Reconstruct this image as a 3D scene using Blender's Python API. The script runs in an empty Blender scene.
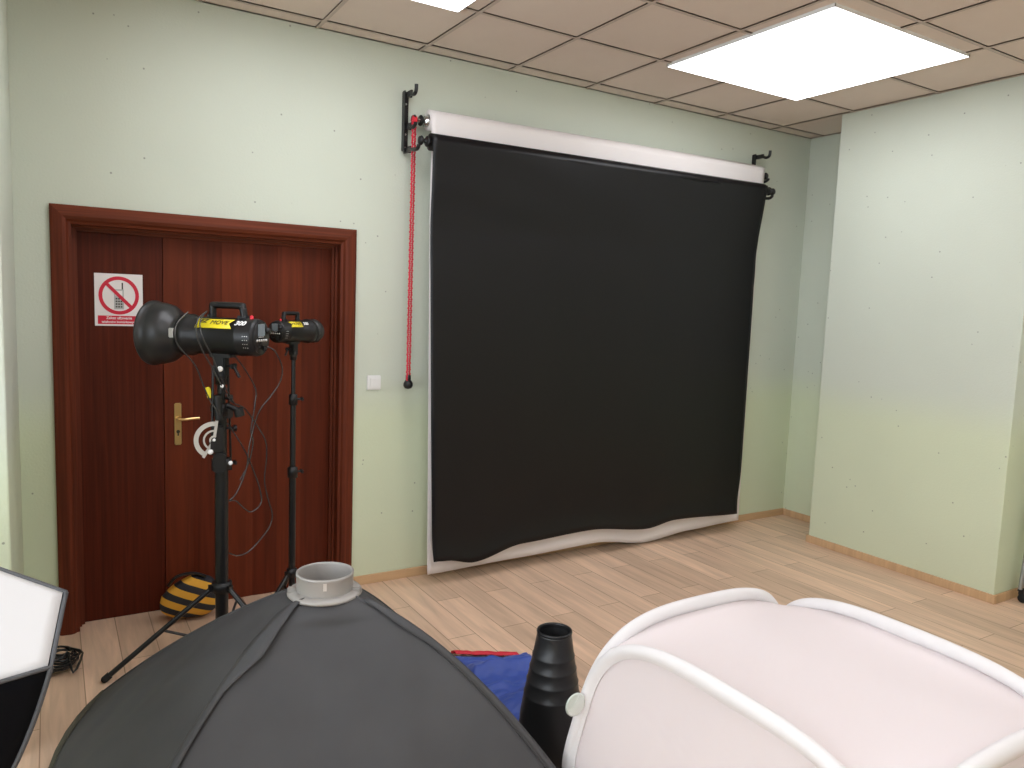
import bpy, bmesh, math, random
from mathutils import Vector, Matrix, noise
random.seed(4)
sc = bpy.context.scene
COL = sc.collection
PI = math.pi

# ------------------------------------------------------------------ camera, world, exposure
F_PX = 756.25
CAM = Vector((-1.2582, -4.2025, 1.7018))
yaw, pit, rol = 0.54873, -0.10367, 0.037365
fw = Vector((math.sin(yaw)*math.cos(pit), math.cos(yaw)*math.cos(pit), math.sin(pit)))
rt0 = Vector((math.cos(yaw), -math.sin(yaw), 0)); up0 = rt0.cross(fw)
RT = rt0*math.cos(rol) + up0*math.sin(rol); UP = -rt0*math.sin(rol) + up0*math.cos(rol)
cd = bpy.data.cameras.new('camera'); co = bpy.data.objects.new('camera', cd); COL.objects.link(co)
cd.sensor_fit = 'HORIZONTAL'; cd.sensor_width = 36; cd.lens = F_PX*36/1024; cd.clip_start = .02; cd.clip_end = 60
co.matrix_world = Matrix(((RT.x, UP.x, -fw.x, CAM.x), (RT.y, UP.y, -fw.y, CAM.y), (RT.z, UP.z, -fw.z, CAM.z), (0, 0, 0, 1)))
sc.camera = co
w = bpy.data.worlds.new('world'); sc.world = w; w.use_nodes = True
w.node_tree.nodes['Background'].inputs[0].default_value = (.86, .93, 1, 1)
w.node_tree.nodes['Background'].inputs[1].default_value = 5.6
sc.view_settings.view_transform = 'Standard'; sc.view_settings.look = 'None'
sc.view_settings.gamma = 1; sc.view_settings.use_curve_mapping = False
sc.view_settings.exposure = -0.1
PANEL = 6.3      # strength of the ceiling light panels

def at(u, v, Y):          # photograph pixel -> point on the plane y = Y
    d = fw + RT*((u-512)/F_PX) + UP*(-(v-384)/F_PX)
    return CAM + d*((Y-CAM.y)/d.y)
def atz(u, v, Z):
    d = fw + RT*((u-512)/F_PX) + UP*(-(v-384)/F_PX)
    return CAM + d*((Z-CAM.z)/d.z)

# ------------------------------------------------------------------ materials
def mat(name, col, rough=.6, metal=0., spec=.5, bump=0., bscale=60, var=0., vscale=8, alpha=None, trans=0., sheen=0., coat=0.):
    m = bpy.data.materials.new(name); m.use_nodes = True
    nt = m.node_tree; b = nt.nodes['Principled BSDF']
    b.inputs['Base Color'].default_value = (*col, 1); b.inputs['Roughness'].default_value = rough
    b.inputs['Metallic'].default_value = metal; b.inputs['Specular IOR Level'].default_value = spec
    b.inputs['Transmission Weight'].default_value = trans; b.inputs['Sheen Weight'].default_value = sheen
    b.inputs['Coat Weight'].default_value = coat
    tc = nt.nodes.new('ShaderNodeTexCoord')
    if var:
        n = nt.nodes.new('ShaderNodeTexNoise'); n.inputs['Scale'].default_value = vscale; n.inputs['Detail'].default_value = 4
        nt.links.new(tc.outputs['Object'], n.inputs['Vector'])
        r = nt.nodes.new('ShaderNodeMapRange'); r.inputs['From Min'].default_value = .25; r.inputs['From Max'].default_value = .75
        r.inputs['To Min'].default_value = 1-var; r.inputs['To Max'].default_value = 1+var
        nt.links.new(n.outputs['Fac'], r.inputs['Value'])
        mx = nt.nodes.new('ShaderNodeVectorMath'); mx.operation = 'SCALE'; mx.inputs[0].default_value = col
        nt.links.new(r.outputs['Result'], mx.inputs['Scale']); nt.links.new(mx.outputs[0], b.inputs['Base Color'])
    if bump:
        n = nt.nodes.new('ShaderNodeTexNoise'); n.inputs['Scale'].default_value = bscale; n.inputs['Detail'].default_value = 3
        nt.links.new(tc.outputs['Object'], n.inputs['Vector'])
        bp = nt.nodes.new('ShaderNodeBump'); bp.inputs['Strength'].default_value = bump; bp.inputs['Distance'].default_value = .004
        nt.links.new(n.outputs['Fac'], bp.inputs['Height']); nt.links.new(bp.outputs[0], b.inputs['Normal'])
    return m
def emis(name, col, s):
    m = bpy.data.materials.new(name); m.use_nodes = True; b = m.node_tree.nodes['Principled BSDF']
    b.inputs['Base Color'].default_value = (*col, 1); b.inputs['Emission Color'].default_value = (*col, 1); b.inputs['Emission Strength'].default_value = s
    return m

def wall_mat():
    m = mat('pale green textured wallpaper paint', (.60, .63, .50), .55, bump=.25, bscale=90)
    nt = m.node_tree; b = nt.nodes['Principled BSDF']; tc = nt.nodes.new('ShaderNodeTexCoord')
    # two tones: greyer in the upper part, greener in the lower, plus small dark pin marks
    sx = nt.nodes.new('ShaderNodeSeparateXYZ'); nt.links.new(tc.outputs['Object'], sx.inputs[0])
    mr = nt.nodes.new('ShaderNodeMapRange'); mr.interpolation_type = 'SMOOTHSTEP'
    mr.inputs['From Min'].default_value = .95; mr.inputs['From Max'].default_value = 1.3
    nt.links.new(sx.outputs['Z'], mr.inputs['Value'])
    mx = nt.nodes.new('ShaderNodeMix'); mx.data_type = 'RGBA'
    mx.inputs[6].default_value = (.63, .69, .50, 1); mx.inputs[7].default_value = (.59, .635, .545, 1)
    nt.links.new(mr.outputs[0], mx.inputs[0])
    n2 = nt.nodes.new('ShaderNodeTexNoise'); n2.inputs['Scale'].default_value = 1.6; n2.inputs['Detail'].default_value = 2
    nt.links.new(tc.outputs['Object'], n2.inputs['Vector'])
    sp = nt.nodes.new('ShaderNodeTexVoronoi'); sp.inputs['Scale'].default_value = 11; nt.links.new(tc.outputs['Object'], sp.inputs['Vector'])
    cr = nt.nodes.new('ShaderNodeMapRange'); cr.inputs['From Min'].default_value = .04; cr.inputs['From Max'].default_value = .065
    cr.inputs['To Min'].default_value = .5; cr.inputs['To Max'].default_value = 1
    nt.links.new(sp.outputs['Distance'], cr.inputs['Value'])
    vr = nt.nodes.new('ShaderNodeMapRange'); vr.inputs['To Min'].default_value = .95; vr.inputs['To Max'].default_value = 1.05
    nt.links.new(n2.outputs['Fac'], vr.inputs['Value'])
    mu = nt.nodes.new('ShaderNodeMath'); mu.operation = 'MULTIPLY'; nt.links.new(cr.outputs[0], mu.inputs[0]); nt.links.new(vr.outputs[0], mu.inputs[1])
    sc_ = nt.nodes.new('ShaderNodeVectorMath'); sc_.operation = 'SCALE'
    nt.links.new(mx.outputs[2], sc_.inputs[0]); nt.links.new(mu.outputs[0], sc_.inputs['Scale'])
    nt.links.new(sc_.outputs[0], b.inputs['Base Color'])
    return m

def wood_floor():
    m = mat('oak laminate planks', (.5, .35, .23), .42, spec=.45)
    nt = m.node_tree; b = nt.nodes['Principled BSDF']; tc = nt.nodes.new('ShaderNodeTexCoord')
    mp = nt.nodes.new('ShaderNodeMapping'); mp.inputs['Rotation'].default_value = (0, 0, PI/2); mp.inputs['Location'].default_value = (.37, .05, 0)
    nt.links.new(tc.outputs['Object'], mp.inputs[0])
    br = nt.nodes.new('ShaderNodeTexBrick'); br.inputs['Scale'].default_value = 1
    br.inputs['Brick Width'].default_value = 1.28; br.inputs['Row Height'].default_value = .16
    br.inputs['Mortar Size'].default_value = .0026; br.inputs['Mortar Smooth'].default_value = .4
    br.inputs['Color1'].default_value = (.72, .50, .355, 1); br.inputs['Color2'].default_value = (.58, .40, .28, 1); br.inputs['Mortar'].default_value = (.30, .19, .12, 1)
    br.offset = .37; br.offset_frequency = 2
    nt.links.new(mp.outputs[0], br.inputs['Vector'])
    m2 = nt.nodes.new('ShaderNodeMapping'); m2.inputs['Scale'].default_value = (22, 1.6, 1); nt.links.new(tc.outputs['Object'], m2.inputs[0])
    n = nt.nodes.new('ShaderNodeTexNoise'); n.inputs['Scale'].default_value = 1.0; n.inputs['Detail'].default_value = 6; n.inputs['Distortion'].default_value = 1.2
    nt.links.new(m2.outputs[0], n.inputs['Vector'])
    r = nt.nodes.new('ShaderNodeMapRange'); r.inputs['From Min'].default_value = .3; r.inputs['From Max'].default_value = .7; r.inputs['To Min'].default_value = .86; r.inputs['To Max'].default_value = 1.11
    nt.links.new(n.outputs['Fac'], r.inputs['Value'])
    m3 = nt.nodes.new('ShaderNodeMapping'); m3.inputs['Scale'].default_value = (7, .9, 1); nt.links.new(tc.outputs['Object'], m3.inputs[0])
    n3 = nt.nodes.new('ShaderNodeTexNoise'); n3.inputs['Scale'].default_value = 1.3; n3.inputs['Detail'].default_value = 3; nt.links.new(m3.outputs[0], n3.inputs['Vector'])
    r3 = nt.nodes.new('ShaderNodeMapRange'); r3.inputs['From Min'].default_value = .3; r3.inputs['From Max'].default_value = .7; r3.inputs['To Min'].default_value = .88; r3.inputs['To Max'].default_value = 1.1
    nt.links.new(n3.outputs['Fac'], r3.inputs['Value'])
    mu = nt.nodes.new('ShaderNodeMath'); mu.operation = 'MULTIPLY'; nt.links.new(r.outputs[0], mu.inputs[0]); nt.links.new(r3.outputs[0], mu.inputs[1])
    s = nt.nodes.new('ShaderNodeVectorMath'); s.operation = 'SCALE'; nt.links.new(br.outputs['Color'], s.inputs[0]); nt.links.new(mu.outputs[0], s.inputs['Scale'])
    nt.links.new(s.outputs[0], b.inputs['Base Color'])
    return m

def mahogany(name, col, sx=60, vert=True, amp=.3):
    m = mat(name, col, .5, spec=.16)
    nt = m.node_tree; b = nt.nodes['Principled BSDF']; tc = nt.nodes.new('ShaderNodeTexCoord')
    mp = nt.nodes.new('ShaderNodeMapping'); mp.inputs['Scale'].default_value = (sx, sx, 1.5) if vert else (1.5, sx, sx)
    nt.links.new(tc.outputs['Object'], mp.inputs[0])
    n = nt.nodes.new('ShaderNodeTexNoise'); n.inputs['Scale'].default_value = 1; n.inputs['Detail'].default_value = 5; n.inputs['Distortion'].default_value = .6
    nt.links.new(mp.outputs[0], n.inputs['Vector'])
    r = nt.nodes.new('ShaderNodeMapRange'); r.inputs['From Min'].default_value = .3; r.inputs['From Max'].default_value = .7
    r.inputs['To Min'].default_value = 1-amp; r.inputs['To Max'].default_value = 1+amp
    nt.links.new(n.outputs['Fac'], r.inputs['Value'])
    s = nt.nodes.new('ShaderNodeVectorMath'); s.operation = 'SCALE'; s.inputs[0].default_value = col
    nt.links.new(r.outputs[0], s.inputs['Scale']); nt.links.new(s.outputs[0], b.inputs['Base Color'])
    return m

def stripes_mat():
    m = mat('black and yellow striped cloth', (.6, .3, .01), .8)
    nt = m.node_tree; b = nt.nodes['Principled BSDF']; tc = nt.nodes.new('ShaderNodeTexCoord')
    mp = nt.nodes.new('ShaderNodeMapping'); mp.inputs['Rotation'].default_value = (0, math.radians(-24), 0); nt.links.new(tc.outputs['Object'], mp.inputs[0])
    wv = nt.nodes.new('ShaderNodeTexWave'); wv.bands_direction = 'Z'; wv.inputs['Scale'].default_value = 4.6; wv.inputs['Distortion'].default_value = .5; wv.inputs['Phase Offset'].default_value = 2.2
    nt.links.new(mp.outputs[0], wv.inputs['Vector'])
    r = nt.nodes.new('ShaderNodeValToRGB'); r.color_ramp.interpolation = 'CONSTANT'
    r.color_ramp.elements[0].color = (.016, .016, .022, 1); r.color_ramp.elements[1].position = .47; r.color_ramp.elements[1].color = (.72, .36, .035, 1)
    nt.links.new(wv.outputs['Fac'], r.inputs[0]); nt.links.new(r.outputs[0], b.inputs['Base Color'])
    return m
def cloth_mat(name, col, tr, rough=.7):
    m = mat(name, col, rough, spec=.3, bump=.12, bscale=8); nt = m.node_tree; b = nt.nodes['Principled BSDF']
    t = nt.nodes.new('ShaderNodeBsdfTranslucent'); t.inputs[0].default_value = (*col, 1)
    mx = nt.nodes.new('ShaderNodeMixShader'); mx.inputs[0].default_value = tr
    nt.links.new(b.outputs[0], mx.inputs[1]); nt.links.new(t.outputs[0], mx.inputs[2]); nt.links.new(mx.outputs[0], nt.nodes['Material Output'].inputs[0])
    return m
def chain_mat():
    return mat('red plastic bead', (.62, .015, .045), .35)

M = dict(
 wall=wall_mat(), floor=wood_floor(),
 tile=mat('matt beige ceiling tile', (.72, .615, .54), .9, bump=.3, bscale=160, var=.03, vscale=3),
 tbar=mat('ceiling grid bar', (.52, .44, .38), .6), tgap=mat('ceiling tile edge', (.40, .325, .275), .9),
 door=mahogany('mahogany veneer', (.080, .0125, .0045)), door2=mahogany('mahogany veneer lighter', (.125, .023, .008), 30, amp=.22), door3=mahogany('mahogany veneer deep', (.098, .017, .006), 40, amp=.22),
 frame=mahogany('mahogany door casing', (.115, .024, .010)), frameh=mahogany('mahogany head casing', (.13, .029, .012), vert=False),
 base=mahogany('oak baseboard', (.58, .38, .215), 30, amp=.1), basex=mahogany('oak baseboard along the wall', (.58, .38, .215), 30, vert=False, amp=.1),
 brass=mat('brass', (.72, .50, .22), .28, 1), white=mat('white plastic', (.80, .80, .79), .35),
 black=mat('black plastic', (.008, .008, .009), .38, spec=.4), blackm=mat('black painted metal', (.010, .010, .011), .3, spec=.4),
 blacks=mat('satin black reflector', (.018, .018, .019), .38, spec=.5), blackmatt=mat('matt black', (.008, .008, .008), .8),
 chrome=mat('chromed metal', (.6, .6, .6), .22, 1), steel=mat('silver aluminium', (.62, .61, .60), .35, .6), ring=mat('brushed grey alloy', (.33, .31, .29), .45, .2, bump=.1, bscale=120),
 yellow=mat('yellow label', (.85, .70, .02), .4), ink=mat('dark ink', (.03, .03, .02), .6), inkw=mat('white ink', (.85, .85, .85), .5),
 red=mat('red print', (.62, .008, .04), .45), paper=mat('white sign', (.84, .80, .80), .4), redbtn=mat('red button', (.7, .02, .04), .3),
 lcd=mat('grey display glass', (.22, .26, .29), .12),
 bpaper=mat('black background paper', (.0045, .004, .005), .40, spec=.30, bump=.06, bscale=5), wpaper=mat('white background paper', (.82, .77, .76), .7),
 fab=mat('charcoal softbox fabric', (.050, .049, .051), .62, spec=.35, bump=.12, bscale=14, var=.12, vscale=5), fabd=mat('black softbox fabric', (.003, .003, .004), .9, spec=.1), edge=mat('grey binding tape', (.075, .075, .08), .7),
 diff=cloth_mat('white diffuser cloth', (.68, .655, .65), .12), tent=cloth_mat('white tent nylon', (.93, .87, .87), .42), tentrim=cloth_mat('white tent binding', (.84, .81, .81), .2),
 blue=mat('blue satin cloth', (.02, .06, .33), .5, sheen=.2), redc=mat('red cloth edge', (.55, .01, .03), .6),
 bead=chain_mat(), stripe=stripes_mat(), olive=mat('olive grey lining', (.055, .052, .034), .7), tan=mat('tan card', (.32, .18, .07), .6),
 cord=mat('black rubber cord', (.012, .012, .012), .4), cordg=mat('glossy dark cord', (.03, .028, .028), .25, spec=.7), clear=mat('frosted clear plastic', (.62, .68, .62), .3, trans=.3),
 panel=emis('lit light panel', (.94, .95, 1.0), PANEL), glass=mat('window glass', (1, 1, 1), .02, trans=1), tube=mat('galvanised tube', (.36, .37, .37), .35, .8),
)

# ------------------------------------------------------------------ mesh helpers
class MB:
    def __init__(s): s.v = []; s.f = []; s.mi = []; s.sm = []
    def add(s, vs, fs, mi=0, sm=False, X=None):
        o = len(s.v)
        s.v += [tuple((X @ Vector(p)) if X else p) for p in vs]
        for f in fs: s.f.append([i+o for i in f]); s.mi.append(mi); s.sm.append(sm)
    def box(s, x0, x1, y0, y1, z0, z1, mi=0, X=None):
        vs = [(x, y, z) for x in (x0, x1) for y in (y0, y1) for z in (z0, z1)]
        s.add(vs, [(0, 1, 3, 2), (4, 6, 7, 5), (0, 4, 5, 1), (2, 3, 7, 6), (0, 2, 6, 4), (1, 5, 7, 3)], mi, False, X)
    def bbox(s, x0, x1, y0, y1, z0, z1, b=.004, mi=0, X=None):   # chamfered box
        bm = bmesh.new(); bmesh.ops.create_cube(bm, size=1)
        for v in bm.verts: v.co = Vector(((x0+x1)/2+v.co.x*(x1-x0), (y0+y1)/2+v.co.y*(y1-y0), (z0+z1)/2+v.co.z*(z1-z0)))
        bmesh.ops.bevel(bm, geom=bm.edges[:], offset=b, segments=2, affect='EDGES')
        bm.verts.index_update()
        s.add([tuple(v.co) for v in bm.verts], [[v.index for v in f.verts] for f in bm.faces], mi, False, X); bm.free()
    def grid(s, P, mi=0, sm=True, cu=False, X=None, flip=False):           # P[i][j]
        n, m = len(P), len(P[0]); vs = [p for r in P for p in r]; fs = []
        for i in range(n if cu else n-1):
            for j in range(m-1):
                a, b, c, d = i*m+j, ((i+1) % n)*m+j, ((i+1) % n)*m+j+1, i*m+j+1
                fs.append((d, c, b, a) if flip else (a, b, c, d))
        s.add(vs, fs, mi, sm, X)
    def lathe(s, prof, n=32, mi=0, X=None):           # (r, z)
        P = [[(r*math.cos(2*PI*i/n), r*math.sin(2*PI*i/n), z) for r, z in prof] for i in range(n)]
        s.grid(P, mi, True, True, X)
    def tube(s, pts, r, n=10, mi=0, closed=False, X=None, sx=1.):
        pts = [Vector(p) for p in pts]; N = len(pts); T = []
        for i in range(N):
            a = pts[(i-1) % N] if closed or i > 0 else pts[0]; b = pts[(i+1) % N] if closed or i < N-1 else pts[-1]
            T.append((b-a).normalized())
        ref = Vector((0, 0, 1)) if abs(T[0].z) < .9 else Vector((1, 0, 0)); nn = T[0].cross(ref).normalized(); P = []
        for i in range(N):
            nn = (nn - T[i]*nn.dot(T[i])).normalized(); bb = T[i].cross(nn); rr = r[i] if isinstance(r, (list, tuple)) else r
            P.append([tuple(pts[i]+nn*rr*math.cos(2*PI*k/n)*sx+bb*rr*math.sin(2*PI*k/n)) for k in range(n+1)])
        s.grid(P, mi, True, closed, X)
        if not closed:
            for k, i in ((0, 0), (1, N-1)):
                s.add(P[i][:n], [list(range(n))[::(1 if k else -1)]], mi, False, X)
    def cyl(s, a, b, r, n=16, mi=0, X=None): s.tube([a, b], r, n, mi, False, X)
    def ball(s, c, r, n=12, mi=0, X=None, sc=(1, 1, 1)):
        P = [[(c[0]+sc[0]*r*math.sin(PI*j/n)*math.cos(2*PI*i/(2*n)), c[1]+sc[1]*r*math.sin(PI*j/n)*math.sin(2*PI*i/(2*n)), c[2]+sc[2]*r*math.cos(PI*j/n)) for j in range(n+1)] for i in range(2*n)]
        s.grid(P, mi, True, True, X)
    def build(s, name, mats, parent=None, loc=None, rot=None, solid=0., bev=0., label=None):
        me = bpy.data.meshes.new(name); me.from_pydata(s.v, [], s.f)
        bm = bmesh.new(); bm.from_mesh(me); bmesh.ops.remove_doubles(bm, verts=bm.verts[:], dist=1e-6); bm.free() if False else None
        bm.free()
        for m_ in (mats if isinstance(mats, (list, tuple)) else [mats]): me.materials.append(M[m_] if isinstance(m_, str) else m_)
        me.polygons.foreach_set('material_index', s.mi); me.polygons.foreach_set('use_smooth', s.sm); me.update()
        o = bpy.data.objects.new(name, me); COL.objects.link(o)
        if parent: o.parent = parent
        if loc: o.location = loc
        if rot: o.rotation_euler = rot
        if solid: md = o.modifiers.new('s', 'SOLIDIFY'); md.thickness = solid; md.offset = 0
        if bev: md = o.modifiers.new('b', 'BEVEL'); md.width = bev; md.segments = 2; md.limit_method = 'ANGLE'
        if label: o['label'] = label
        return o
def cr(pts, k=6, closed=False):
    pts = [Vector(p) for p in pts]; n = len(pts); out = []
    for i in range(n if closed else n-1):
        g = (lambda j: pts[j % n]) if closed else (lambda j: pts[max(0, min(n-1, j))])
        a, b, c, d = g(i-1), g(i), g(i+1), g(i+2)
        for t in range(k):
            t /= k
            out.append(.5*((2*b)+(c-a)*t+(2*a-5*b+4*c-d)*t*t+(3*b-a-3*c+d)*t**3))
    if not closed: out.append(pts[-1])
    return out
def tag(o, label, cat, group=None):
    o['label'] = label; o['category'] = cat
    if group: o['group'] = group
    return o
def thing(name, label, cat, loc=(0, 0, 0), rz=0, group=None):
    o = bpy.data.objects.new(name, None); COL.objects.link(o); o.empty_display_size = .1
    o.location = loc; o.rotation_euler = (0, 0, rz); return tag(o, label, cat, group)
def struct(o): o['kind'] = 'structure'; return o
def text(body, size, mname, name, parent, X, ext=.0004, shear=0., bold=0.):
    cu = bpy.data.curves.new(name, 'FONT'); cu.body = body; cu.size = size; cu.extrude = ext; cu.align_x = 'CENTER'; cu.align_y = 'CENTER'; cu.shear = shear; cu.offset = bold
    t = bpy.data.objects.new(name, cu); COL.objects.link(t); dg = bpy.context.evaluated_depsgraph_get()
    me = bpy.data.meshes.new_from_object(t.evaluated_get(dg)); bpy.data.objects.remove(t)
    me.transform(X); me.materials.clear(); me.materials.append(M[mname])
    o = bpy.data.objects.new(name, me); COL.objects.link(o); o.parent = parent; return o
def frame_from(x, y, o=(0, 0, 0)):      # matrix with given x and y axes
    x = Vector(x).normalized(); y = Vector(y).normalized(); z = x.cross(y)
    return Matrix(((x.x, y.x, z.x, o[0]), (x.y, y.y, z.y, o[1]), (x.z, y.z, z.z, o[2]), (0, 0, 0, 1)))
def alongx(o=(0, 0, 0)): return frame_from((0, 1, 0), (0, 0, 1), o)   # lathe axis z -> +x

# ------------------------------------------------------------------ the room
H = 3.145; XR = 4.09; XL = -2.6; YR = -7.0
DX0, DX1, DZ = -1.172, .148, 2.01
b = MB(); b.box(XL, XR+.2, YR-.2, .25, -.12, 0); struct(b.build('floor', 'floor'))
b = MB(); b.box(XL-.2, DX0, 0, .25, 0, H+.1); b.box(DX1, XR+.2, 0, .25, 0, H+.1); b.box(DX0, DX1, 0, .25, DZ, H+.1); b.box(DX0, DX1, .16, .25, 0, DZ); struct(b.build('wall_back', 'wall'))
b = MB(); b.box(XR, XR+.2, YR, 0, 0, H+.1); struct(b.build('wall_right', 'wall'))
b = MB(); b.box(3.62, XR, -1.947, -.62, 0, H+.1); struct(b.build('wall_pilaster', 'wall', bev=.004))
wy0, wy1, wz0, wz1 = -5.6, -1.2, .85, 2.65
b = MB(); b.box(XL-.2, XL, YR, wy0, 0, H+.1); b.box(XL-.2, XL, wy1, 0, 0, H+.1); b.box(XL-.2, XL, wy0, wy1, 0, wz0); b.box(XL-.2, XL, wy0, wy1, wz1, H+.1); struct(b.build('wall_left', 'wall'))
b = MB(); b.box(XL, -1.397, -1.1, 0, 0, H+.1); struct(b.build('wall_recess', 'wall', bev=.006))
b = MB(); b.box(XL-.2, XR+.2, YR-.2, YR, 0, H+.1); struct(b.build('wall_rear', 'wall'))
b = MB()
for i in range(5): y = wy0+(wy1-wy0)*i/4; b.box(XL-.14, XL-.06, y-.03, y+.03, wz0, wz1)
b.box(XL-.14, XL-.06, wy0, wy1, wz0, wz0+.06); b.box(XL-.14, XL-.06, wy0, wy1, wz1-.06, wz1)
struct(b.build('added_window_1', 'white'))  # out-of-view window, added so that daylight fills in from the left
# suspended ceiling: 0.6 m grid, tiles set back behind the bars
b = MB(); bw = .011; dz = .006
xs = [i*.6 for i in range(-4, 7)]; ys = [-.12-.6*j for j in range(0, 12)]
xe = [XL]+[x for x in xs if XL < x < XR]+[XR]; ye = [0]+[y for y in ys if y > YR]+[YR]
for i in range(len(xe)-1):
    for j in range(len(ye)-1):
        x0, x1 = xe[i]+bw, xe[i+1]-bw; y1, y0 = ye[j]-bw, ye[j+1]+bw
        if j == 0: y1 = 0
        if x1-x0 < .02 or y1-y0 < .01: continue
        b.add([(x0, y0, H+dz), (x1, y0, H+dz), (x1, y1, H+dz), (x0, y1, H+dz)], [(0, 3, 2, 1)], 0)
        vs = [(x0, y0, H), (x1, y0, H), (x1, y1, H), (x0, y1, H), (x0, y0, H+dz), (x1, y0, H+dz), (x1, y1, H+dz), (x0, y1, H+dz)]
        b.add(vs, [(0, 1, 5, 4), (1, 2, 6, 5), (2, 3, 7, 6), (3, 0, 4, 7)], 2)
for x in xe: b.box(x-bw, x+bw, YR, 0, H, H+.02, 1)
for y in ye[1:]: b.box(XL, XR, y-bw, y+bw, H+.0003, H+.02, 1)
b.box(XL, XR, YR, 0, H+.02, H+.05, 0)
struct(b.build('ceiling', ['tile', 'tbar', 'tgap']))
# baseboards
b = MB(); b.box(.245, XR, -.014, 0, 0, .055); struct(b.build('baseboard_back', 'basex', bev=.003))
b = MB(); b.box(XR-.014, XR, -.62, -.014, 0, .055); b.box(XR-.014, XR, YR, -1.961, 0, .055); struct(b.build('baseboard_right', 'base', bev=.003))
b = MB(); b.box(3.606, 3.62, -1.961, -.606, 0, .055); b.box(3.62, XR-.014, -1.961, -1.947, 0, .055); b.box(3.62, XR-.014, -.62, -.606, 0, .055); struct(b.build('baseboard_pilaster', 'base', bev=.003))
b = MB(); b.box(-1.397, DX0-.08, -.014, 0, 0, .055); struct(b.build('baseboard_left', 'basex', bev=.003))

# ------------------------------------------------------------------ the double door
door = bpy.data.objects.new('door_1', None); COL.objects.link(door); door.location = (DX0, 0, 0); struct(door)
door['label'] = 'dark mahogany double door in a wide casing'
W0 = DX1-DX0
def vprof(b, x0, x1, prof, flip=False):   # vertical moulding: prof of (s, y) across the width
    pass
# casing: moulded profile swept round three sides (mitred)
b = MB(); prof = [(0, 0), (0, -.018), (.012, -.026), (.05, -.030), (.066, -.024), (.074, -.012), (.087, -.006), (.087, .05), (.098, .052), (.098, .075), (.112, .077), (.112, .14)]
o_ = -.084
P = []
for s_, y_ in prof:
    a = o_+s_; P.append([(a, y_, 0), (a, y_, DZ-a), (W0-a, y_, DZ-a), (W0-a, y_, 0)])
for i in range(len(P)-1):
    A, B_ = P[i], P[i+1]
    for j in range(3): b.add([A[j], B_[j], B_[j+1], A[j+1]], [(0, 1, 2, 3)], 1 if j == 1 else 0)
b.build('door_frame', ['frame', 'frameh'], door)
ly = .10; jx = .756-(-DX0) if False else (-.762-DX0)
b = MB(); b.bbox(.02, jx-.0015, ly, ly+.045, .001, DZ-.02, .003); b.build('door_leaf', 'door', door, label='narrow plain left leaf')
lf = MB(); cut = [jx+.0015, jx+.14, jx+.29, jx+.45, jx+.585, jx+.72, W0-.02]
for i in range(len(cut)-1):
    x0, x1 = cut[i], cut[i+1]; n = 8
    rows = [[(x0+(x1-x0)*k/n, ly-.004*math.sin(PI*k/n)**.5-(.0 if k in (0, n) else 0), z) for z in (.001, DZ-.02)] for k in range(n+1)]
    lf.grid(rows, i % 2, True)
lf.box(cut[0], cut[-1], ly+.001, ly+.045, .001, DZ-.02, 0)
leaf2 = lf.build('door_leaf', ['door2', 'door3'], door, label='wide ribbed right leaf')
# handle: brass long plate + lever
hp = at(178, 424, ly-.01); hx = hp.x-DX0; hz = hp.z
b = MB(); b.bbox(hx-.017, hx+.017, ly-.014, ly-.004, hz-.112, hz+.112, .004)
hb = b.build('handle_plate', 'brass', leaf2)
b = MB(); b.cyl((hx, ly-.01, hz+.03), (hx, ly-.06, hz+.03), .010); b.tube(cr([(hx, ly-.055, hz+.03), (hx+.03, ly-.06, hz+.03), (hx+.06, ly-.058, hz+.033), (hx+.10, ly-.055, hz+.034)]), .008); b.build('lever', 'brass', hb)
b = MB(); b.cyl((hx, ly-.016, hz-.04), (hx, ly-.012, hz-.04), .009, mi=0); b.box(hx-.0035, hx+.0035, ly-.0162, ly-.012, hz-.062, hz-.04); b.build('keyhole', 'ink', hb)

# no phones sign on the left leaf
sc_ = at(119, 300, ly-.003); sg = thing('safety_sign', 'white square sign with a red crossed circle over a phone, stuck on the door leaf', 'sign', (sc_.x, ly, sc_.z))
sg.scale = (1.055, 1, 1.11)
SW, SH = .205, .235
b = MB(); b.box(-SW/2, SW/2, -.003, 0, -SH/2, SH/2); b.build('sign_plate', 'paper', sg)
b = MB(); n = 48; R1, R0, cz = .086, .070, .020
P = [[(r*math.cos(2*PI*i/n), -.0042, cz+r*math.sin(2*PI*i/n)) for r in (R0, R1)] for i in range(n)]; b.grid(P, 0, False, True)
X = Matrix.Translation((0, 0, cz)) @ Matrix.Rotation(math.radians(45), 4, 'Y'); b.box(-.074, .074, -.0046, -.0038, -.0075, .0075, 0, X)
b.build('prohibition_ring', 'red', sg)
b = MB(); b.box(-.09, .09, -.0042, -.003, -SH/2+.008, -SH/2+.046); b.build('caption_band', 'red', sg)
b = MB(); b.box(-.021, .021, -.0036, -.003, cz-.062, cz+.028, 0); b.box(-.015, .015, -.0037, -.003, cz+.0, cz+.022, 1); b.box(.012, .018, -.0036, -.003, cz+.028, cz+.058, 2)
for r_ in range(4):
    for c_ in range(3): b.box(-.014+c_*.0105, -.007+c_*.0105, -.0038, -.003, cz-.054+r_*.012, cz-.047+r_*.012, 2)
b.build('phone_pictogram', [mat('pale grey print', (.45, .46, .46), .5), 'paper', 'ink'], sg)
FX = lambda x, z, y=-.0045: frame_from((1, 0, 0), (0, 0, 1), (x, y, z))
text('Zakaz u\u017cywania', .017, 'inkw', 'sign_text', sg, FX(0, -SH/2+.036), bold=.0003)
text('telefon\u00f3w kom\u00f3rkowych', .0145, 'inkw', 'sign_text', sg, FX(0, -SH/2+.018), bold=.0003)

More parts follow.
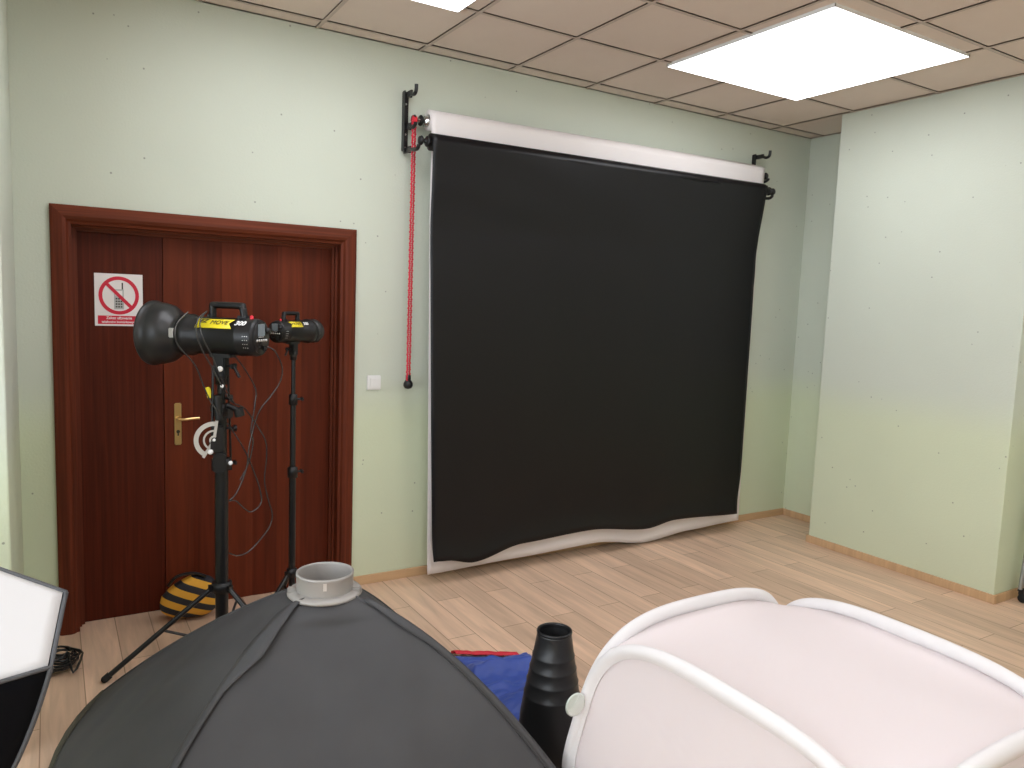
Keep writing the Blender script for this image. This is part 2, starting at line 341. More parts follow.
# light switch
lp = at(373.5, 382.5, 0); sw = thing('light_switch', 'small square white rocker switch on the wall beside the door', 'light switch', (lp.x, 0, lp.z))
b = MB(); b.bbox(-.043, .043, -.010, 0, -.043, .043, .004); b.build('switch_frame', 'white', sw)
b = MB(); b.bbox(-.028, .028, -.015, -.008, -.030, .030, .003); b.build('rocker', 'white', sw)

# ------------------------------------------------------------------ ceiling lights
def ceiling_light(x0, x1, y0, y1, label):
    cx, cy = (x0+x1)/2, (y0+y1)/2; t = thing('ceiling_light', label, 'ceiling light', (cx, cy, H-.012), 0, 'square ceiling light panels')
    a, c = (x1-x0)/2, (y1-y0)/2; b = MB()
    for s in (-1, 1): b.box(s*a-(.004 if s > 0 else 0), s*a+(.004 if s < 0 else 0), -c, c, 0, .0195); b.box(-a, a, s*c-(.004 if s > 0 else 0), s*c+(.004 if s < 0 else 0), 0, .0195)
    b.build('light_frame', 'white', t)
    b = MB(); b.box(-a+.004, a-.004, -c+.004, c-.004, -.0005, .006); b.build('diffuser', 'panel', t)
ceiling_light(1.877, 3.03, -1.817, -.69, 'large square lit ceiling panel, the one fully in view')
ceiling_light(-.656, .497, -1.817, -.69, 'large square lit ceiling panel cut off by the top edge of the view')
for x0, w_ in ((-.65, 'left'), (1.845, 'right')):
    for y0, w2 in ((-4.33, 'overhead beside'), (-6.4, 'in the row behind')): ceiling_light(x0, x0+1.12, y0, y0+1.1, 'lit square ceiling panel %s the viewer, on the %s' % (w2, w_))

# ------------------------------------------------------------------ wall brackets, rolls and sheets
def bracket(name_label, px, side, dzb=0):      # side: +1 hooks point right
    t = thing('wall_bracket', name_label, 'bracket', (px, 0, 0))
    b = MB(); b.bbox(-.018, .018, -.016, -.0, 2.565, 2.90, .004); b.box(-.018, -.012, -.04, -.01, 2.565, 2.90); b.build('wall_plate', 'blackm', t)
    for i, z in enumerate((2.885, 2.705, 2.575)):
        h = MB(); h.box(-.006, .006, -.10, -.008, z-.022, z+.008)
        h.tube(cr([(0, -.09, z-.008), (0, -.125-.05*(i == 2), z-.022), (0, -.155-.05*(i == 2), z-.012), (.0, -.160-.05*(i == 2), z+(.025 if i == 0 else .0))]), .011, 8)
        h.cyl((-.012, -.03, z-.01), (.03*side, -.03, z-.01), .008)
        h.build('hook', 'blackm', t)
    t.location.z = dzb
    for z in (2.83, 2.66, 2.585): s = MB(); s.ball((0, -.017, z), .006, 6); s.build('screw', 'steel', t)
    return t
def expander(label, x, y, z, side, wing=True):   # plug in the end of the roll, resting on a hook
    t = thing('roll_holder', label, 'roll holder', (x, y, z), 0, None)
    X = alongx() if side < 0 else Matrix.Scale(-1, 4, (1, 0, 0)) @ alongx()
    b = MB(); b.lathe([(0, .07), (.026, .07), (.028, .03), (.030, .0), (.012, -.002), (.012, -.045), (0, -.047)], 20, 0, X); b.build('plug', 'chrome' if wing and side < 0 else 'black', t)
    b = MB(); b.lathe([(0, -.014), (.028, -.016), (.032, -.022), (.028, -.03), (0, -.032)], 16, 0, X); b.lathe([(0, -.05), (.02, -.052), (.028, -.062), (.022, -.075), (0, -.078)], 14, 0, X); b.build('collar', 'black', t)
    return t
LBX, RBX = .515, 3.43
bracket('black metal wall bracket with hooks at the left end of the rolls', LBX, 1)
bracket('black metal wall bracket half hidden behind the right end of the rolls', RBX, 1, .03)
YW, YB = -.088, -.188
ZW, ZB = 2.735, 2.612; TILT = .03
def ctext(xs_, vals, x):
    for i in range(len(xs_)-1):
        if x <= xs_[i+1]: t = (x-xs_[i])/(xs_[i+1]-xs_[i]); t = t*t*(3-2*t); return vals[i]*(1-t)+vals[i+1]*t
    return vals[-1]
def sheet(name, label, matn, x0, x1, yroll, zroll, rr, ysh, xb, zb, amp, seed, xl=lambda z: 0, xr=lambda z: 0, curl=.03):
    t = thing(name, label, 'backdrop', (x0, 0, zroll))
    O = Vector((x0, 0, zroll))
    b = MB(); X = alongx()
    L = x1-x0
    b.lathe([(rr*.55, 0), (rr, 0), (rr, L), (rr*.55, L), (rr*.55, 0)], 32, 0, Matrix.Translation((0, yroll, 0)) @ Matrix.Rotation(-TILT/2.77, 4, 'Y') @ X)
    b.build('paper_roll', matn, t)
    nx, nz = 90, 70; P = []
    for i in range(nx+1):
        row = []
        for j in range(nz+1):
            x = x0+L*i/nx; zbot = ctext(xb, zb, x); ztop = zroll+rr*.6+TILT*(x-x0)/L
            f = j/nz; z = ztop*(1-f)+zbot*f
            y = ysh+(yroll-rr-.002-ysh)*max(0, 1-f*5)
            hh = (1-z/2.6)
            y += amp*hh*(noise.noise(Vector((x*1.1+seed, z*.35, seed)))*1.3+.35*noise.noise(Vector((x*3.1, z*.5, seed+4))))
            y += amp*.22*noise.noise(Vector((x*2.4, z*6, seed+9)))*(1 if z > 1.9 else .4)
            y -= curl*max(0, (f-.93)/.07)**2*.8
            u = i/nx
            xx = x + (xl(z)*(1-u) + xr(z)*u)
            row.append((xx-O.x, min(y, -.02), z-O.z))
        P.append(row)
    b = MB(); b.grid(P, 0, True, False); b.build('hanging_sheet', matn, t, solid=.0012)
    return t
sheet('paper_backdrop', 'white paper backdrop on the upper roll, showing above and below the black one', 'wpaper', .622, 3.40, YW, ZW+.01, .058, -.125,
      [.6, 1.28, 1.94, 2.42, 2.86, 3.4], [.040, .055, .068, .010, .045, .062], .008, 3.3, xl=lambda z: .055*(1-z/2.7), xr=lambda z: -.0, curl=.0)
sheet('paper_backdrop', 'wide black paper backdrop hanging in front of the white one', 'bpaper', .588, 3.328, YB-.012, ZB-.012, .048, -.20,
      [.6, .68, .87, 1.25, 1.83, 2.37, 2.64, 3.35], [.155, .150, .115, .185, .200, .148, .182, .155], .016, 7.7,
      xl=lambda z: .085*(1-z/2.6), xr=lambda z: -.02*min(1, max(0, (2.7-z)/.45))-.05*max(0, (.5-z)/.4)**1.5, curl=.03)
expander('chromed roll holder at the left end of the white roll', .60, YW, ZW, -1)
expander('black roll holder at the left end of the black roll', .595, YB-.012, ZB-.012, -1, False)
expander('black roll holder at the right end of the white roll', 3.415, YW, ZW+TILT, 1, False)
expander('black roll holder at the right end of the black roll', 3.375, YB-.012, ZB+TILT-.012, 1, False)
# red chain
ch = thing('pull_chain', 'long red looped pull chain with a round black weight, hanging from the left bracket', 'chain', (.532, -.10, 2.73))
ct = MB(); cz0, cz1 = 0, 1.235-2.74
bd = MB(); n = 118
for s in (-1, 1):
    for i in range(n):
        z = cz0+(cz1-cz0)*i/(n-1); bd.ball((s*.011+.002*math.sin(i*2.4), .008*s, z), .0068, 5, 0, None, (1, 1, 1.15))
for i in range(12):
    a = PI*i/11; bd.ball((.011*math.cos(a)*1.0, 0, .012*math.sin(a)), .005, 4)
bd.build('bead_loop', 'bead', ch)
cl = MB(); [cl.tube([(s*.011, .008*s, cz0), (s*.011, .008*s, cz1)], .003, 6) for s in (-1, 1)]; cl.build('chain_cord', 'paper', ch)
wt = MB(); wt.lathe([(0, .028), (.018, .024), (.027, .008), (.028, -.008), (.020, -.022), (0, -.028)], 24); wt.lathe([(.0, .055), (.015, .055), (.016, .02), (0, .02)], 16); wt.build('weight', 'black', ch, loc=(0, 0, cz1-.01))
pu = MB(); pu.lathe([(0, -.010), (.024, -.010), (.017, -.003), (.017, .003), (.024, .010), (0, .010)], 24, 0, alongx()); pu.build('pulley', 'redbtn', ch)

# ------------------------------------------------------------------ light stands
def stand(loc, label, ang, rad, zc, ztop, r0, secs, bigparts=False):
    t = thing('light_stand', label, 'light stand', loc)
    sx = [(.075, secs[0], r0), (secs[0]-.05, secs[1], r0*.82), (secs[1]-.05, ztop, r0*.62)]
    for z0, z1, r in sx: b = MB(); b.cyl((0, 0, z0), (0, 0, z1), r, 24); b.build('pole_section', 'blackm', t)
    for z, r in ((secs[0], r0), (secs[1], r0*.85)):
        b = MB(); b.lathe([(r*1.0, -.03), (r*1.5, -.028), (r*1.5, .022), (r*1.0, .028)], 24); c = b.build('clamp_collar', 'black', t, loc=(0, 0, z))
        k = MB(); k.cyl((r, 0, 0), (r+.03, 0, 0), .006); k.bbox(r+.025, r+.037, -.02, .02, -.009, .009, .003); k.build('knob', 'black', c)
    for z, rr in ((zc, 1.55), (.085, 1.4)):
        b = MB(); b.lathe([(r0, -.025), (r0*rr, -.022), (r0*rr, .022), (r0, .025)], 24)
        for a in ang: X = Matrix.Rotation(math.radians(a), 4, 'Z'); b.box(r0, r0*rr+.014, -.012, .012, -.014, .014, 0, X)
        b.build('leg_collar', 'black', t, loc=(0, 0, z))
    for a in ang:
        d = Vector((math.cos(math.radians(a)), math.sin(math.radians(a)), 0)); A = d*(r0*1.5)+Vector((0, 0, zc)); B_ = d*rad+Vector((0, 0, .016))
        b = MB(); b.tube([A, B_], .0115, 10); l = b.build('leg', 'blackm', t)
        k = MB(); k.tube([B_+(A-B_)*.045, B_+(A-B_)*0], .0155, 12); k.ball(tuple(B_), .0155, 8); k.build('rubber_foot', 'blackmatt', l)
        b = MB(); b.tube([A.lerp(B_, .48), d*(r0*1.45)+Vector((0, 0, .088))], .0065, 8); b.build('brace', 'blackm', t)
    return t
S1 = Vector((-.604, -.60, 0)); S2 = Vector((-.205, -.33, 0))
st1 = stand(S1, 'thick black light stand in front of the door carrying the large flash head', (183, 303, 63), .49, .345, 1.36, .029, (.93, 1.18))
st2 = stand(S2, 'slim black light stand by the right side of the door carrying the small flash head', (330, 210, 90), .27, .26, 1.43, .017, (.80, 1.18))
# boom clamp with silver protractor, knobs (parts of the thick stand)
ir = Vector((.99, -.15, 0)); iu = Vector((0, 0, 1))
def onS1(u, v, y=-.66): p = at(u, v, y); return p-S1
XP = frame_from(ir, iu, onS1(214, 440, -.665))
b = MB()
def arc(b, r0, r1, a0, a1, X, th=.004, n=28, mi=0):
    P = []
    for i in range(n+1):
        a = math.radians(a0+(a1-a0)*i/n); c, s = math.cos(a), math.sin(a)
        P.append([(r0*c, r0*s, 0), (r0*c, r0*s, th), (r1*c, r1*s, th), (r1*c, r1*s, 0), (r0*c, r0*s, 0)])
    b.grid(P, mi, False, False, X)
arc(b, .064, .084, 84, 238, XP); arc(b, .038, .046, 84, 238, XP); arc(b, .012, .020, 60, 290, XP)
for a in (82, 240): X = XP @ Matrix.Rotation(math.radians(a), 4, 'Z'); b.box(.015, .09, -.006, .006, 0, .004, 0, X)
b.build('protractor_plate', 'steel', st1, label='silver angle scale plate')
b = MB(); b.bbox(-.008, .040, -.06, .06, -.03, -.004, .006, 0, XP); b.bbox(-.020, .012, -.055, .0, -.006, .008, .005, 0, XP); b.bbox(-.004, .05, -.15, -.06, -.02, .012, .006, 0, XP); b.cyl(onS1(219, 420), onS1(217, 395), .018, 16); b.bbox(-.022, .022, -.026, .026, -.03, .03, .006, 0, frame_from(ir, iu, onS1(228, 412, -.6)))
b.cyl(onS1(226, 405, -.66), onS1(240, 411, -.66), .013, 12); b.cyl(onS1(238, 408, -.66), onS1(240, 416, -.66), .022, 12)
b.build('boom_clamp', 'black', st1)
for (u0, v0, u1, v1, y_, r_) in ((213, 366, 212, 455, -.64, .006), (228, 372, 231, 470, -.57, .005)):
    b = MB(); b.cyl(onS1(u0, v0, y_), onS1(u1, v1, y_), r_, 10); b.build('side_rod', 'blackm', st1)
for u, v in ((231, 398), (235, 428), (212, 408)):
    b = MB(); b.cyl(onS1(222, v, -.6), onS1(u, v, -.62), .007, 10); b.cyl(onS1(u-1.5, v, -.62), onS1(u+1.5, v, -.62), .015, 12); b.build('clamp_knob', 'black', st1)
for u, v, r in ((210.5, 452, .012), (214, 440, .007), (230.5, 463, .010), (222, 386, .008), (220, 369, .013)):
    b = MB(); b.ball(onS1(u, v, -.69), r, 8, 0, None, (1, .6, 1)); b.build('bolt', 'inkw', st1)
b = MB(); b.bbox(-.012, .012, -.028, .022, -.004, .004, .003, 0, frame_from((ir+iu*.3).normalized(), (iu-ir*.3).normalized(), onS1(208.5, 392, -.62))); b.build('tag_label', 'yellow', st1, label='small yellow tag')

def flash_head(label, loc, rz, side, sc, big):
    t = thing('studio_flash', label, 'studio flash', loc, rz); t.scale = (sc,)*3; R = .084
    b = MB(); b.lathe([(0, -.18), (R*1.04, -.18), (R*1.12, -.175), (R*1.12, -.135), (R*1.0, -.125), (R, -.02), (R, .10), (R*1.03, .105), (R*1.03, .115), (R, .12), (R, .175), (R*.94, .192), (0, .193)], 48, 0, alongx())
    b.build('flash_body', 'black', t)
    b = MB(); b.lathe([(0, .1935), (R*.86, .1935), (R*.86, .196), (0, .196)], 40, 0, alongx()); pn = b.build('control_panel', 'blackm', t)
    # local axes of the rear face as seen from behind: right = side-dependent
    yr = Vector((0, 1, 0)); Xp = frame_from((0, 1, 0), (0, 0, 1), (.1965, 0, 0))
    b = MB(); b.bbox(-.034, .026, .008, .062, 0, .003, .0012, 0, Xp); b.build('display', 'lcd', pn)
    for i in range(5):
        b = MB(); b.lathe([(0, .004), (.005, .004), (.006, 0)], 12, 0, Xp @ Matrix.Translation((-.040+.02*i, -.012, 0))); b.build('button', 'inkw' if i == 4 else 'steel', pn)
    b = MB(); b.lathe([(0, .016), (.012, .016), (.014, 0)], 16, 0, Xp @ Matrix.Translation((.05, .03, 0))); b.build('dial', 'black', pn)
    b = MB(); b.bbox(-.03, -.012, -.045, -.032, 0, .004, .001, 0, Xp); b.build('socket', 'blackmatt', pn)
    b = MB(); b.bbox(.012, .035, -.06, -.038, 0, .006, .001, 0, Xp); b.build('socket', 'blackmatt', pn)
    text('\u2022 \u2022 \u2022 \u2022', .02, 'inkw', 'panel_lettering', pn, frame_from((0, 1, 0), (0, 0, 1), (.1975, -.005, .003)))
    # handle
    b = MB(); b.tube(cr([(-.040, 0, R*.95), (-.04, 0, R+.045), (-.030, 0, R+.054), (.095, 0, R+.054), (.105, 0, R+.045), (.115, 0, R*.95)], 5), .0155, 10, sx=1.2)
    b.bbox(-.06, -.03, -.018, .018, R*.9, R+.015, .004); b.bbox(.085, .135, -.018, .018, R*.9, R+.012, .004)
    b.build('carry_handle', 'black', t)
    b = MB(); b.lathe([(.008, 0), (.008, .014), (0, .018)], 12, 0, Matrix.Translation((.155, side*.012, R-.003))); b.build('test_button', 'redbtn', t)
    # yellow label wrapped round the side that faces the viewer
    def lab(x0, x1, a0, a1, dr, notch=0.):
        P = []; n = 10
        for i in range(n+1):
            a = math.radians(a0+(a1-a0)*i/n); e = notch*(1-abs(2*i/n-1)); c, s = math.cos(a), math.sin(a); r = R+dr
            P.append([(x0, side*r*c, r*s), (x1-side*0-e, side*r*c, r*s)])
        return P
    xa, xb_ = (-.08, .095) if big else (-.02, .11)
    b = MB(); b.grid(lab(xa, xb_, 25, 60, .0045, .018), 0, True); lb = b.build('brand_label', 'yellow', t, solid=.0008)
    def tx(s, x, a, size, mn, sh=.25, bold=.0):
        a = math.radians(a); xx = (1, 0, 0) if side < 0 else (-1, 0, 0); yy = (0, -side*math.sin(a), math.cos(a)); r = R+.0062
        return text(s, size, mn, 'label_text', lb, frame_from(xx, yy, (x, side*r*math.cos(a), r*math.sin(a))), .0005, sh, bold)
    if big:
        tx('MOVE', .028, 44, .031, 'ink'); tx('EZ', -.048, 48, .03, 'ink', .25, .0006); tx('300', .128, 44, .033, 'inkw', .3, .0012)
    else:
        tx('MOVE', .045, 43, .036, 'ink'); tx('300', -.06, 43, .036, 'inkw', .3, .001)
    b = MB()
    for i in range(4):
        for k in range(3): a = math.radians(5-12*i); b.cyl((.150+.010*k, side*(R-.002)*math.cos(a), (R-.002)*math.sin(a)), (.150+.010*k, side*(R+.0015)*math.cos(a), (R+.0015)*math.sin(a)), .0022, 6)
    b.build('vent_dots', 'steel', t)
    # mount
    b = MB(); b.bbox(-.045, .06, -.03, .03, -R-.012, -R+.012, .004); b.bbox(-.028, .028, -.024, .024, -R-.10, -R-.004, .005); b.lathe([(0, 0), (.026, 0), (.026, -.075), (0, -.075)], 20, 0, Matrix.Translation((0, 0, -R-.06))); mt = b.build('tilt_bracket', 'black', t)
    b = MB(); b.cyl((.02, 0, -R-.05), (.062, 0, -R-.05), .006); b.bbox(.055, .066, -.026, .026, -R-.062, -R-.038, .004)
    b.tube([(.062, 0, -R-.05), (.09, 0, -R-.10)], .007, 8); b.build('tilt_lever', 'black', mt)
    if big:
        b = MB(); pr = [(.075, -.16), (.086, -.175), (.090, -.20), (.084, -.235), (.088, -.25), (.115, -.27), (.132, -.295), (.140, -.33), (.142, -.368), (.148, -.370), (.148, -.378), (.142, -.378), (.136, -.365), (.133, -.33), (.124, -.298), (.104, -.272), (.075, -.25), (.03, -.245)]
        pr = [(a_, z_+.045) for a_, z_ in pr]
        b.lathe(pr, 64, 0, alongx()); b.build('reflector', 'blacks', t)
        b = MB(); b.bbox(-.20, -.175, side*.080 if side > 0 else -.094, side*.094 if side > 0 else -.080, -.012, .03, .003); b.build('reflector_latch', 'steel', t)
    else:
        b = MB(); b.lathe([(.085, -.19), (.094, -.20), (.094, -.235), (.080, -.24), (.078, -.265), (.072, -.272), (0, -.272)], 48, 0, alongx()); b.build('front_cap', 'blacks', t)
    return t
h1 = at(224, 336, -.60); flash_head('large black studio flash with a bell-shaped reflector and yellow label, on the thick stand', (S1.x, S1.y, h1.z), math.radians(-41), -1, 1.0, True)
h2 = at(297, 331.5, -.33); flash_head('small black studio flash without reflector, on the slim stand', (S2.x, S2.y, h2.z), math.radians(-147), 1, .66, False)

# cords hanging from the heads
def cord(label, pts, r=.0032, m='cordg'):
    P = cr([at(*p) for p in pts], 8); b = MB(); b.tube(P, r, 8); o = b.build('power_cord', m); return tag(o, label, 'cord', None)
cord('thin cord curving from the reflector down to the thick stand', [(188, 312, -.72), (178, 322, -.76), (175, 332, -.80), (178.5, 346, -.78), (195, 365, -.74), (204, 387, -.70), (211, 402, -.68), (221, 416, -.68)])
cord('long cord looped over the large flash and sweeping right of the stand', [(206, 312, -.68), (199, 318, -.72), (196, 330, -.75), (202, 349.5, -.74), (213, 369, -.71), (222.5, 387, -.69), (232, 402, -.66), (244, 408, -.62), (256, 424, -.6), (265.5, 441, -.58), (266.5, 458, -.56), (264.5, 480, -.54), (268, 499, -.52), (272, 513, -.5), (270, 526, -.5), (259, 541, -.52), (248, 552, -.55), (237.5, 555.6, -.57), (229, 553, -.6)])
cord('second thin cord crossing the body of the large flash', [(207, 311, -.68), (200, 322, -.74), (203, 338, -.76), (213, 358, -.73), (221, 378, -.70), (230, 396, -.67), (236, 405, -.65)], .0028)
cord('cord leaving the rear panel of the large flash in a wide bow', [(266.5, 346.6, -.745), (275, 351.5, -.74), (282, 367, -.7), (280, 382, -.68), (270, 397, -.66), (260, 410, -.64), (254, 426, -.62), (249, 448, -.62), (246, 470, -.62), (237, 492, -.62), (229, 501, -.63)])
cord('cord dropping from under the large flash beside the stand', [(233, 354, -.66), (238, 360, -.65), (246, 371, -.63), (255.5, 389, -.6), (255, 404, -.6), (251, 430, -.6), (253, 442, -.6), (249, 462, -.6), (240, 480, -.6)])
cord('cord hanging in a loop below the protractor', [(226.4, 422, -.66), (238, 439, -.64), (247, 455, -.62), (254, 472, -.6), (260, 490, -.58), (261, 503, -.58), (252, 511.6, -.59), (245, 509, -.6), (236, 501, -.61), (229, 501, -.635)])

# sandbag
sb = thing('sandbag', 'black and yellow striped weight bag on the floor against the door', 'sandbag', (-.655, -.085, .125), 0)
b = MB(); P = []; nu, nv = 40, 24
for i in range(nu):
    row = []
    for j in range(nv+1):
        u = 2*PI*i/nu; v = PI*j/nv
        sg_ = lambda x, e: math.copysign(abs(x)**e, x)
        x = .145*sg_(math.cos(u), .7)*sg_(math.sin(v), .75); z = .108*sg_(math.sin(u), .7)*sg_(math.sin(v), .75); y = .062*sg_(math.cos(v), .9)
        k = 1+.10*noise.noise(Vector((x*9, y*9, z*9)))
        x *= 1-.35*max(0, z)/.1; xr = x+z*.35; zr = z*1.05-x*.12
        row.append((xr*k, y*k, max(-.122, zr*k*.95)))
    P.append(row)
b.grid(P, 0, True, True); b.build('bag_body', 'stripe', sb)
b = MB(); b.tube(cr([(-.12, -.02, .08), (-.08, -.03, .125), (.0, -.02, .128), (.06, -.03, .105)]), .008, 8, sx=1.8); b.build('carry_strap', 'black', sb)

# cable coil by the wall
b = MB(); random.seed(7); pts = []
for i in range(150):
    a = i*.42; r = .065+.022*math.sin(i*.37)+random.uniform(-.006, .006)
    pts.append((r*math.cos(a), r*math.sin(a)*1.1, .007+.055*i/150+.008*random.random()))
pts.append((.06, -.12, .02)); pts.append((.10, -.02, .06)); pts.append((.055, .03, .07))
b.tube(cr(pts, 3), .0052, 6); p = atz(57, 662, .03)
tag(b.build('cable_coil', 'cord', loc=(max(p.x, -1.29), p.y, 0)), 'small coil of black cable on the floor behind the left softbox', 'cable')
# tape roll
p = atz(86, 760, .03); b = MB(); b.lathe([(.026, .0), (.042, .0), (.042, .04), (.026, .04), (.026, .0)], 40); tag(b.build('tape_roll', 'tan', loc=(p.x, p.y-.04, 0.0)), 'brown roll of tape on the floor beside the big softbox', 'tape roll')

# ------------------------------------------------------------------ big charcoal softbox lying face down
ZR = .05
cL, cM, cR = atz(103, 692, ZR), atz(112, 880, ZR), atz(592, 830, ZR); cK = cL+cR-cM
ap = atz(325, 583, .70)
sbx = thing('softbox', 'big charcoal softbox lying face down with its grey mounting ring on top', 'softbox', (ap.x, ap.y, 0))
corners = [cL, cM, cR, cK]
def ridge(c, t, r0=.098):
    d = Vector((c.x-ap.x, c.y-ap.y, 0)); R = d.length; d.normalize(); r = r0+(R-r0)*t
    k_ = .72 if c is cL else .28 if c is cR else .45 if c is cM else .62
    z = .675-(.675-ZR)*(k_*t+(1-k_)*t**2.0)
    return Vector((0, 0, 0))+d*r+Vector((0, 0, z))
def panel(c0, c1, sag, seed, i_, t0=0., t1=1.):
    P = []; n, m = 48, 40
    for i in range(n+1):
        t = t0+(t1-t0)*i/n; A, B_ = ridge(c0, t), ridge(c1, t); row = []
        ang0 = math.atan2(A.y, A.x); ang1 = math.atan2(B_.y, B_.x)
        da = (ang1-ang0+PI) % (2*PI)-PI
        for j in range(m+1):
            s = j/m; q = A.lerp(B_, s)
            # near the ring follow the circle, further out the straight edge
            a = ang0+da*s; rr = A.length if False else Vector((A.x, A.y)).length*(1-s)+Vector((B_.x, B_.y)).length*s
            cq = Vector((rr*math.cos(a), rr*math.sin(a), q.z)); k = max(0, 1-t*5); q = q.lerp(cq, k)
            nrm = Vector((q.x, q.y, .55)).normalized(); bell = math.sin(PI*s)*math.sin(PI*min(1, t*1.0))
            q = q-nrm*(sag*bell)+nrm*(.018*noise.noise(Vector((q.x*3.2, q.y*3.2, seed)))+.008*noise.noise(Vector((q.x*9, q.y*9, seed+3))))*min(1, bell*2.5)
            if i_ in (0,): q += Vector((-.17, -.02, 0))*math.sin(PI*s)*t*t
            q.z = max(q.z, .035); row.append(tuple(q))
        P.append(row)
    return P
for i, (a, c_, sg_) in enumerate(((0, 1, .0), (1, 2, .015), (2, 3, .01), (3, 0, .01))):
    b = MB(); b.grid(panel(corners[a], corners[c_], sg_, i*5.1, i), 0, True); b.build('fabric_panel', 'fab', sbx, solid=.002)
# rods in sleeves
for c in corners:
    b = MB(); b.tube([ridge(c, t/24)+Vector((0, 0, .0)) for t in range(25)], .006, 8); b.build('rod_sleeve', 'fab', sbx)
# overlapping flap of the left panel along the front seam
n = 30; P = []
for i in range(n+1):
    t = .04+.96*i/n; A = ridge(cM, t); off = ridge(cL, t)-A; off.normalize(); away = (ridge(cR, t)-A).normalized()
    nrm = Vector((A.x, A.y, .6*A.length)).normalized()
    wdt = .030+.004*math.sin(t*9)+.050*max(0, 1-abs(t-.36)/(.26 if t < .36 else .12))
    P.append([tuple(A+off*.06+nrm*.001), tuple(A+off*.02+nrm*.007), tuple(A+nrm*.011), tuple(A+away*wdt*.5+nrm*.016), tuple(A+away*wdt+nrm*(.012+wdt*.25))])
b = MB(); b.grid(P, 0, True); b.build('seam_flap', 'fab', sbx, solid=.002)
# flap on the right ridge
P = []
for i in range(n+1):
    t = .08+.9*i/n; A = ridge(cR, t); away = (ridge(cM, t)-A).normalized(); nrm = Vector((A.x, A.y, .6*A.length)).normalized()
    wdt = .012+.022*math.exp(-((t-.25)/.12)**2)
    P.append([tuple(A+nrm*.006-away*.02), tuple(A+nrm*.016), tuple(A+away*wdt+nrm*.012)])
b = MB(); b.grid(P, 0, True); b.build('seam_flap', 'fab', sbx, solid=.002)
# hem and lining lip round the rim
hem = MB(); lip = MB(); seq = []
for a, c_ in ((0, 1), (1, 2), (2, 3), (3, 0)):
    A, B_ = corners[a]-Vector((ap.x, ap.y, 0)), corners[c_]-Vector((ap.x, ap.y, 0)); nrm = Vector((A.y-B_.y, B_.x-A.x, 0)).normalized()
    if nrm.dot((A+B_)/2) < 0: nrm = -nrm
    for k in range(12): s = k/12; q = A.lerp(B_, s)+nrm*(.17 if a == 0 else .008)*math.sin(PI*s); q.z = .045+.008*math.sin(s*9+a); seq.append(q)
hem.tube(seq, .014, 8, closed=True); hem.build('rim_hem', 'olive', sbx, label='olive grey binding round the rim')
P = [[tuple(q*1.0), tuple(Vector((q.x*.985, q.y*.985, .004)))] for q in seq]; lip.grid(P, 0, True, True); lip.build('rim_lip', 'fabd', sbx, solid=.003)
# speed ring
rz0 = .675
b = MB(); b.lathe([(.075, 0), (.124, -.012), (.130, -.006), (.126, .002), (.102, .008), (.094, .008)], 64); b.build('ring_flange', 'ring', sbx, loc=(0, 0, rz0))
b = MB(); b.lathe([(.088, -.02), (.099, -.02), (.099, .012), (.0985, .016), (.0985, .058), (.100, .062), (.100, .068), (.094, .070), (.092, .062), (.090, .0), (.088, -.02)], 64); cl_ = b.build('ring_collar', 'ring', sbx, loc=(0, 0, rz0))
vd = Vector((CAM.x-ap.x, CAM.y-ap.y, 0)).normalized()
Xn = frame_from(Vector((-vd.y, vd.x, 0)), (0, 0, 1), vd*.0975+Vector((.0, 0, .045)))
b = MB(); b.box(-.006, .006, -.012, .014, 0, .003, 0, Xn); b.build('ring_notch', 'steel', cl_)
for s_ in (-.25, .95, 1.9, 3.2):
    a = math.atan2(vd.y, vd.x)+s_+PI/2; b = MB(); X = Matrix.Rotation(a, 4, 'Z'); b.bbox(.095, .128, -.014, .014, .0, .018, .004, 0, X); b.build('rod_socket', 'ring', cl_)

# ------------------------------------------------------------------ left softbox, white face up
pl0 = at(50, 668, -2.0); pn = Vector((.12, -.50, .86)).normalized()
def onpl(u, v):
    d = fw + RT*((u-512)/F_PX) + UP*(-(v-384)/F_PX); return CAM+d*((pl0-CAM).dot(pn)/d.dot(pn))
T_, Rc = onpl(66, 592), onpl(51, 667)
lft = onpl(-60, 556); bl = onpl(-40, 700)
e1 = (T_-onpl(0, 569)).normalized()
# octagon-like outline: long sides 0.75, short corner sides
W_ = .52
poly = [T_, T_-e1*W_, (T_-e1*(W_+.12)).lerp(Rc-e1*(W_+.12), .5), Rc-e1*W_+ (Rc-T_)*.35, onpl(-60, 712) if False else Rc+(onpl(0, 682)-Rc)*3.2, Rc]
cen = sum(poly, Vector())/len(poly); apx = Vector((cen.x-.10, cen.y-.10, .10))
ls = thing('softbox', 'softbox with a white front cloth and black sides at the left edge of the view', 'softbox', (cen.x, cen.y, 0)); O = Vector((cen.x, cen.y, 0))
def fill(b, poly, bulge, mi=0, rings=10, sub=12):
    c = sum(poly, Vector())/len(poly); per = []
    for i in range(len(poly)):
        for k in range(sub): per.append(poly[i].lerp(poly[(i+1) % len(poly)], k/sub))
    P = [[tuple(c.lerp(p, r/rings)+pn*bulge*math.cos(PI/2*r/rings)-O) for r in range(rings+1)] for p in per]
    b.grid(P, mi, True, True); return per
inn = [cen+(p-cen)*.975 for p in poly]
b = MB(); fill(b, inn, -.012); b.build('front_diffuser', 'diff', ls, solid=.002)
